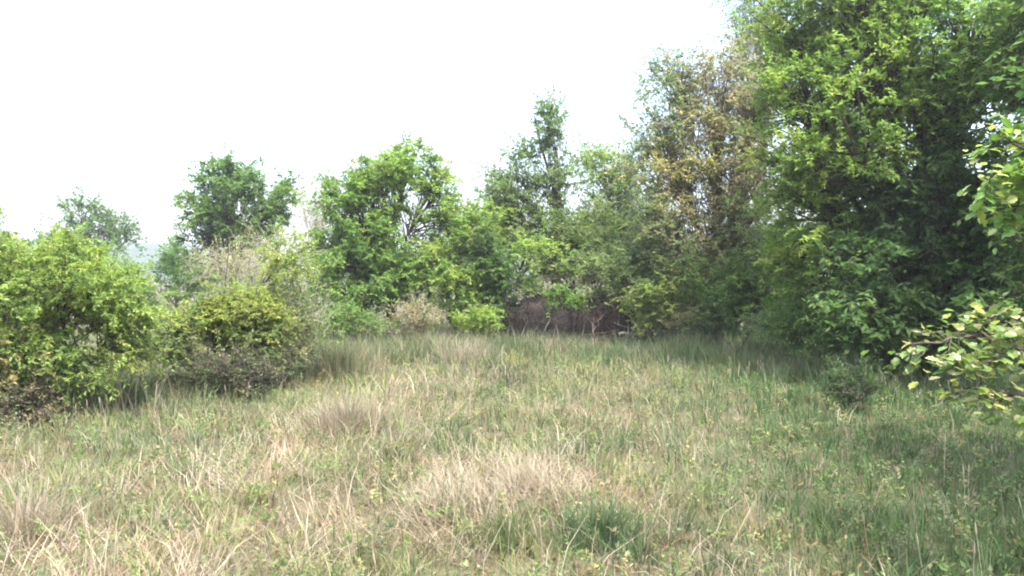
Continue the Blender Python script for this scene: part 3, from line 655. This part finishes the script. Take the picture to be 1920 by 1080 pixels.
    h = rng.uniform(.25, .6, n) * th[ti]
    tc = GREEN[rng.randint(0, 5, nt)] * rng.uniform(.65, 1.4, (nt, 1)); st = rng.rand(nt) < np.clip(.16 + straw_amount(cx, cy), .12, .65)
    tc[st] = STRAW[rng.randint(0, 6, st.sum())] * 1.1
    c = tc[ti] * rng.uniform(.8, 1.2, (n, 1))
    blade_mesh('rank_grass', 'long rank grass along the foot of the shrubs and trees', x, y, h, az, np.abs(rng.normal(.2, .2, n)), rng.uniform(.1, .9, n),
               rng.uniform(.007, .014, n), c)
meadow()
def weeds():
    rng = np.random.RandomState(131)
    n = 2600; x, y = scatter(rng, n, 2.8, 17, .9)
    C = np.stack([x, y, ground_h(x, y) + rng.uniform(.03, .16, n)], -1)
    O = np.tile(np.array([0, 0, 1.]), (n, 1))
    tw, p, ax, nr, Ls, Ws, lc = leaf_sprays(rng, C, O, rng.uniform(.06, .14, n), 3, 6, .035, .017, .1, {'mid': 2, 'grey': 2, 'olive': 2, 'brown': 1, 'ochre': .5}, .7, .4)
    v, f = leaf_faces(p, ax, nr, Ls, Ws)
    o = mesh_np('meadow_weeds', v, [f], M_LEAF, None, [np.repeat(lc, 2, 0)])
    tag(o, 'small broad-leaved weeds scattered among the grass', 'weeds', kind='stuff')
weeds()
def leaf_litter():
    rng = np.random.RandomState(151)
    n = 1100; x, y = scatter(rng, n, 3.0, 14, .9); k = (fbm(x, y, .6, 57) + .12 * (x > 0)) > .52; x, y = x[k], y[k]; n = len(x)
    C = np.stack([x, y, ground_h(x, y) + rng.uniform(.04, .12, n)], -1)
    tw, p, ax, nr, Ls, Ws, lc = leaf_sprays(rng, C, np.tile(np.array([0, 0, .4]), (n, 1)), rng.uniform(.08, .16, n), 3, 5, .04, .016, .3, {'brown': 3, 'olive': .6}, .8, .1)
    v, f = leaf_faces(p, ax, nr, Ls, Ws)
    o = mesh_np('dry_leaves', v, [f], M_LEAF, None, [np.repeat(lc * np.array([.72, .62, .55]), 2, 0)])
    tag(o, 'reddish-brown withered leaves caught in the grass', 'dry leaves', kind='stuff')
leaf_litter()
def seed_heads():
    rng = np.random.RandomState(141)
    n = 420; x, y = scatter(rng, n, 3.2, 13, 1.0); x = x - .8
    h = rng.uniform(.16, .34, n); az = rng.uniform(0, 6.283, n); le = rng.uniform(0, .3, n)
    c = np.where(rng.rand(n, 1) < .8, STRAW[rng.randint(0, 6, n)] * 1.2, GREEN[rng.randint(0, 5, n)] * 1.2)
    z = ground_h(x, y); d = np.stack([np.cos(az) * np.sin(le), np.sin(az) * np.sin(le), np.cos(le)], -1)
    p0 = np.stack([x, y, z - .01], -1); p1 = p0 + d * h[:, None]; pm = (p0 + p1) / 2
    v1, q1 = tubes(np.stack([p0, pm, p1], 1), np.full((n, 3), .0016) * (1 + y * .05)[:, None], 3)
    e = np.stack([p1, p1 + d * .02, p1 + d * .05, p1 + d * .075], 1)
    v2, q2 = tubes(e, np.array([.0015, .0045, .004, .001])[None] * (1 + y * .02)[:, None], 4, len(v1))
    o = mesh_np('seed_heads', np.concatenate([v1, v2]), [np.concatenate([q1, q2])], M_GRASS, None, [np.concatenate([np.repeat(c, 6, 0), np.repeat(c, 12, 0)])])
    tag(o, 'small seed heads on thin stalks above the grass', 'grass', kind='stuff')
seed_heads()
def tussock(label, px, py, r, h, n, lean, colset, seed, az0=None, grp='dry grass tussocks in the meadow'):
    rng = np.random.RandomState(seed)
    d = (CAM_Z - .1) * F / (py - HOR); cx = (px - 960) / F * d
    an = rng.uniform(0, 6.283, n); ra = r * np.sqrt(rng.rand(n)) * (.7 + .35 * np.sin(3 * an + seed) + .3 * np.sin(5 * an + 2 * seed)) + rng.normal(size=n) * .08
    x = cx + ra * np.cos(an); y = d + ra * np.sin(an)
    az = an + rng.normal(size=n) * .5 if az0 is None else az0 + rng.normal(size=n) * 1.3
    c = colset[rng.randint(0, len(colset), n)] * rng.uniform(.8, 1.15, (n, 1))
    o = blade_mesh('grass_tussock', label, x, y, rng.uniform(.6, 1.1, n) * h, az, np.clip(rng.normal(lean, .38, n), 0, 1.4), rng.uniform(-.2, 1.1, n),
                   rng.uniform(.004, .010, n) * (.8 + d * .05), c, kind='thing')
    o['category'] = 'tussock'; o['group'] = grp
tussock('upright pale straw tussock left of the meadow middle, below the tall grass', 650, 800, .42, .48, 900, .35, STRAW, 1)
tussock('pinkish lodged straw tussock in the meadow middle, nearest the camera', 1000, 920, .42, .42, 1100, .85, STRAW[[0, 3, 5, 2]], 2, 2.6)
tussock('whitish straw tussock just left of the pinkish lodged one', 860, 940, .32, .38, 600, .8, STRAW[[0, 2, 0, 2]], 3, 3.4)
tussock('dark green sedge tussock right of the pinkish lodged straw', 1130, 985, .20, .34, 420, .35, GREEN[[0, 2, 4]], 4, None, 'green tussocks in the meadow')
tussock('bright green tussock in front of the whitish straw', 940, 990, .14, .28, 260, .35, GREEN[[0, 1, 3]], 5, None, 'green tussocks in the meadow')
tussock('tall grey-green grass tussock at the end of the olive shrub', 640, 700, .45, .75, 700, .15, np.concatenate([GREEN[[1, 4]], STRAW[[1, 4]]]), 6, None, 'tall tussocks by the shrubs')
tussock('bleached tussock far across the meadow below the broad tree', 870, 672, .6, .5, 700, .5, STRAW[[0, 2, 2, 5]], 7)
tussock('straw tussock with broken stems at the left picture edge', 40, 985, .25, .42, 420, .5, STRAW, 8)
tussock('small dark green tussock in front of the shaded bramble', 350, 880, .16, .24, 260, .45, GREEN[[0, 2, 4]], 9, None, 'green tussocks in the meadow')

# ------------------------------------------------------------------ near right: broad-leaved branches reaching in
def lobed_leaf(name, seed, mat):
    """broad shallow-lobed leaf, 1 long, creased along its midrib"""
    rng = np.random.RandomState(seed)
    out = [(0, .0), (.16, .12), (.30, .22), (.24, .40), (.40, .52), (.26, .62), (.27, .78), (.12, .84), (0, 1.0)]
    V, Fc = [], []
    for s in (-1, 1):
        b = len(V)
        for j, (u, t) in enumerate(out):
            z = .16 * u - .22 * (t - .45) ** 2 + rng.uniform(-.015, .015)
            V.append((s * u * rng.uniform(.9, 1.1), t, z))
        for j, (u, t) in enumerate(out):
            V.append((0, t, -.22 * (t - .45) ** 2 - .02))
        m = len(out)
        for j in range(m - 1):
            qd = (b + j, b + j + 1, b + m + j + 1, b + m + j)
            Fc.append(qd if s > 0 else qd[::-1])
    me = bpy.data.meshes.new(name); me.from_pydata(V, [], Fc); me.update()
    me.materials.append(mat)
    return me
def near_leaf_mat(name, c1, c2, c3):
    m, n, l = new_mat(name)
    oi = n.new('ShaderNodeObjectInfo'); rp = n.new('ShaderNodeValToRGB')
    e = rp.color_ramp.elements; e[0].position, e[0].color = 0, (*c1, 1); e[1].position, e[1].color = 1, (*c3, 1)
    k = e.new(.5); k.color = (*c2, 1)
    pb = n.new('ShaderNodeBsdfPrincipled'); pb.inputs['Roughness'].default_value = .42; pb.inputs['Specular IOR Level'].default_value = .5
    tr = n.new('ShaderNodeBsdfTranslucent'); mx = n.new('ShaderNodeMixShader'); mx.inputs['Fac'].default_value = .38
    out = n.new('ShaderNodeOutputMaterial')
    l.new(oi.outputs['Random'], rp.inputs['Fac']); l.new(rp.outputs['Color'], pb.inputs['Base Color']); l.new(rp.outputs['Color'], tr.inputs['Color'])
    l.new(pb.outputs[0], mx.inputs[1]); l.new(tr.outputs[0], mx.inputs[2]); l.new(mx.outputs[0], out.inputs['Surface'])
    return m
def near_plant(name, label, cat, foot, boughs, leafmeshes, size, per, seed, mat, shoots=8, f0=.3, reach=(.10, .24), extra=9, mix=None):
    IV, IF, IC = [], [], []; tmpl = leafmeshes[0]
    tv = np.array([v.co[:] for v in tmpl.vertices]); tf = np.array([p.vertices[:] for p in tmpl.polygons])
    rng = np.random.RandomState(seed)
    base = np.array([foot[0], foot[1], float(ground_h(*foot)) - .03])
    root = empty(name, tuple(base)); tag(root, label, cat)
    topz = max(b[0][2] for b in boughs)
    tp = np.linspace(base, np.array([base[0] - .05, base[1] + .05, topz]), 8)
    tp[1:] += rng.normal(size=(7, 3)) * .015
    v, q = tubes(tp[None], np.linspace(.03, .012, 8)[None], 8); mesh_np('trunk', v, [q], mat, root, smooth=True)
    from mathutils import Matrix
    for b in boughs:
        P = np.array(b, float); S = 10; t = np.linspace(0, len(P) - 1, S)
        Q = np.stack([np.interp(t, range(len(P)), P[:, i]) for i in range(3)], -1); Q[1:-1] += rng.normal(size=(S - 2, 3)) * .012
        v, q = tubes(Q[None], np.linspace(.013, .004, S)[None], 6)
        bo = mesh_np('branch', v, [q], mat, root, smooth=True)
        nshoot = shoots
        for k in range(nshoot):
            f = f0 + (1 - f0) * (k + rng.rand()) / nshoot; i = min(int(f * (S - 1)), S - 2)
            p0 = Q[i] + (Q[i + 1] - Q[i]) * (f * (S - 1) - i)
            td = norm(Q[i + 1] - Q[i])
            d = norm(td * .7 + rng.normal(size=3) * .65 + np.array([0, 0, .15])); L = rng.uniform(*reach)
            p2 = p0 + d * L - np.array([0, 0, .06]); p1 = (p0 + p2) / 2 + np.array([0, 0, .03])
            sp = curve(p0[None], p1[None], p2[None], 6)
            v, q = tubes(sp, np.linspace(.0045, .0018, 6)[None], 5)
            mesh_np('shoot', v, [q], mat, root, smooth=True)
            for j in range(per + extra):
                tt = .2 + .8 * ((j % per) + rng.rand() * .8) / per
                tt = min(tt, 1.); a = min(int(tt * 5), 4); p = sp[0, a] + (sp[0, a + 1] - sp[0, a]) * (tt * 5 - a)
                sd = norm(np.cross(d, [0, 0, 1])) * (1 if j % 2 else -1)
                ax = norm(d * .6 + sd * .9 + rng.normal(size=3) * .3 - np.array([0, 0, .25]))
                nr = np.array([0, 0, 1.]) + rng.normal(size=3) * .35; nr = norm(nr - ax * (nr @ ax)); xx = np.cross(ax, nr)
                s = size * rng.uniform(.7, 1.25)
                if j >= per:                      # the rest of the leaves, joined
                    p = p + rng.normal(size=3) * .05; s *= .9
                    IF.append(tf + len(IV) * len(tv)); IV.append(p + s * (tv[:, :1] * xx + tv[:, 1:2] * ax + tv[:, 2:] * nr))
                    IC.append(np.tile(pick_cols(rng, mix, 1) * rng.uniform(.8, 1.2), (len(tf), 1))); continue
                o = bpy.data.objects.new('leaf', leafmeshes[rng.randint(len(leafmeshes))]); col.objects.link(o)
                o.parent = root
                pl = p - base
                o.matrix_basis = Matrix(((xx[0] * s, ax[0] * s, nr[0] * s, pl[0]), (xx[1] * s, ax[1] * s, nr[1] * s, pl[1]), (xx[2] * s, ax[2] * s, nr[2] * s, pl[2]), (0, 0, 0, 1)))
    o = mesh_np('foliage', np.concatenate(IV), [np.concatenate(IF)], M_GLOSS, root, IC); tag(o, kind='stuff')
M_NL1 = near_leaf_mat('fresh_green_leaf', (.11, .23, .035), (.16, .29, .055), (.26, .37, .13))
M_NL2 = near_leaf_mat('yellowing_leaf', (.10, .18, .04), (.16, .23, .06), (.36, .35, .20))
LM1 = [lobed_leaf('broad_leaf', i, M_NL1) for i in range(3)]
LM2 = [lobed_leaf('broad_leaf', 10 + i, M_NL2) for i in range(3)]
D1 = 4.3
near_plant('young_tree', 'fresh green broad-leaved young tree reaching in high at the right', 'young tree', (2.95, 4.4),
           [[at(2000, 330, D1), at(1930, 285, D1), at(1875, 260, D1)], [at(2000, 400, D1), at(1920, 340, D1 - .1), at(1850, 325, D1 - .1)],
            [at(2000, 430, D1), at(1940, 375, D1 + .1), at(1880, 395, D1 + .1)], [at(2000, 380, D1 + .2), at(1930, 330, D1 + .2), at(1870, 350, D1 + .2)]],
           LM1, .066, 9, 201, M_DARKBARK, extra=7, reach=(.08, .17), mix={'lime': 3, 'bright': 1, 'pale': 1})
D2 = 4.0
near_plant('low_shrub', 'low yellowing broad-leaved shrub in the right corner by the shaded grass', 'shrub', (2.75, 4.1),
           [[at(1982, 696, D2), at(1828, 626, D2), at(1703, 646, D2)], [at(1982, 676, D2 + .1), at(1912, 616, D2 + .1), at(1838, 591, D2 + .1)],
            [at(1982, 736, D2 - .1), at(1892, 666, D2 - .1), at(1778, 671, D2 - .1)], [at(1982, 776, D2), at(1912, 736, D2 - .1), at(1818, 726, D2 - .1)],
            [at(1982, 716, D2 + .2), at(1858, 636, D2 + .2), at(1758, 626, D2 + .2)],
            [at(1982, 676, D2), at(1922, 656, D2 - .1), at(1868, 636, D2 - .1)]],
           LM2, .062, 8, 202, M_DARKBARK, shoots=6, extra=8, reach=(.08, .18), mix={'olive': 2, 'mid': 2, 'pale': .8, 'ochre': .5, 'yellow': 1})

# ------------------------------------------------------------------ air
def build_haze():
    m = bpy.data.materials.new('haze'); m.use_nodes = True; n = m.node_tree.nodes; n.clear()
    pv = n.new('ShaderNodeVolumePrincipled'); pv.inputs['Density'].default_value = .0012  # denser than distance haze alone, to stand in for lens veil lifting darks
    pv.inputs['Color'].default_value = (.93, .96, 1, 1); pv.inputs['Anisotropy'].default_value = .3
    out = n.new('ShaderNodeOutputMaterial'); m.node_tree.links.new(pv.outputs[0], out.inputs['Volume'])
    X, z0, z1 = 2700., -6., 32.
    V = [(sx * X, sy * X, z) for z in (z0, z1) for sy in (-1, 1) for sx in (-1, 1)]
    Fc = [(0, 2, 3, 1), (4, 5, 7, 6), (0, 1, 5, 4), (2, 6, 7, 3), (0, 4, 6, 2), (1, 3, 7, 5)]
    me = bpy.data.meshes.new('haze'); me.from_pydata(V, [], Fc); me.materials.append(m)
    o = bpy.data.objects.new('haze', me); col.objects.link(o); tag(o, 'thin pale air haze over the meadow and hill', 'haze', kind='stuff')
build_haze()
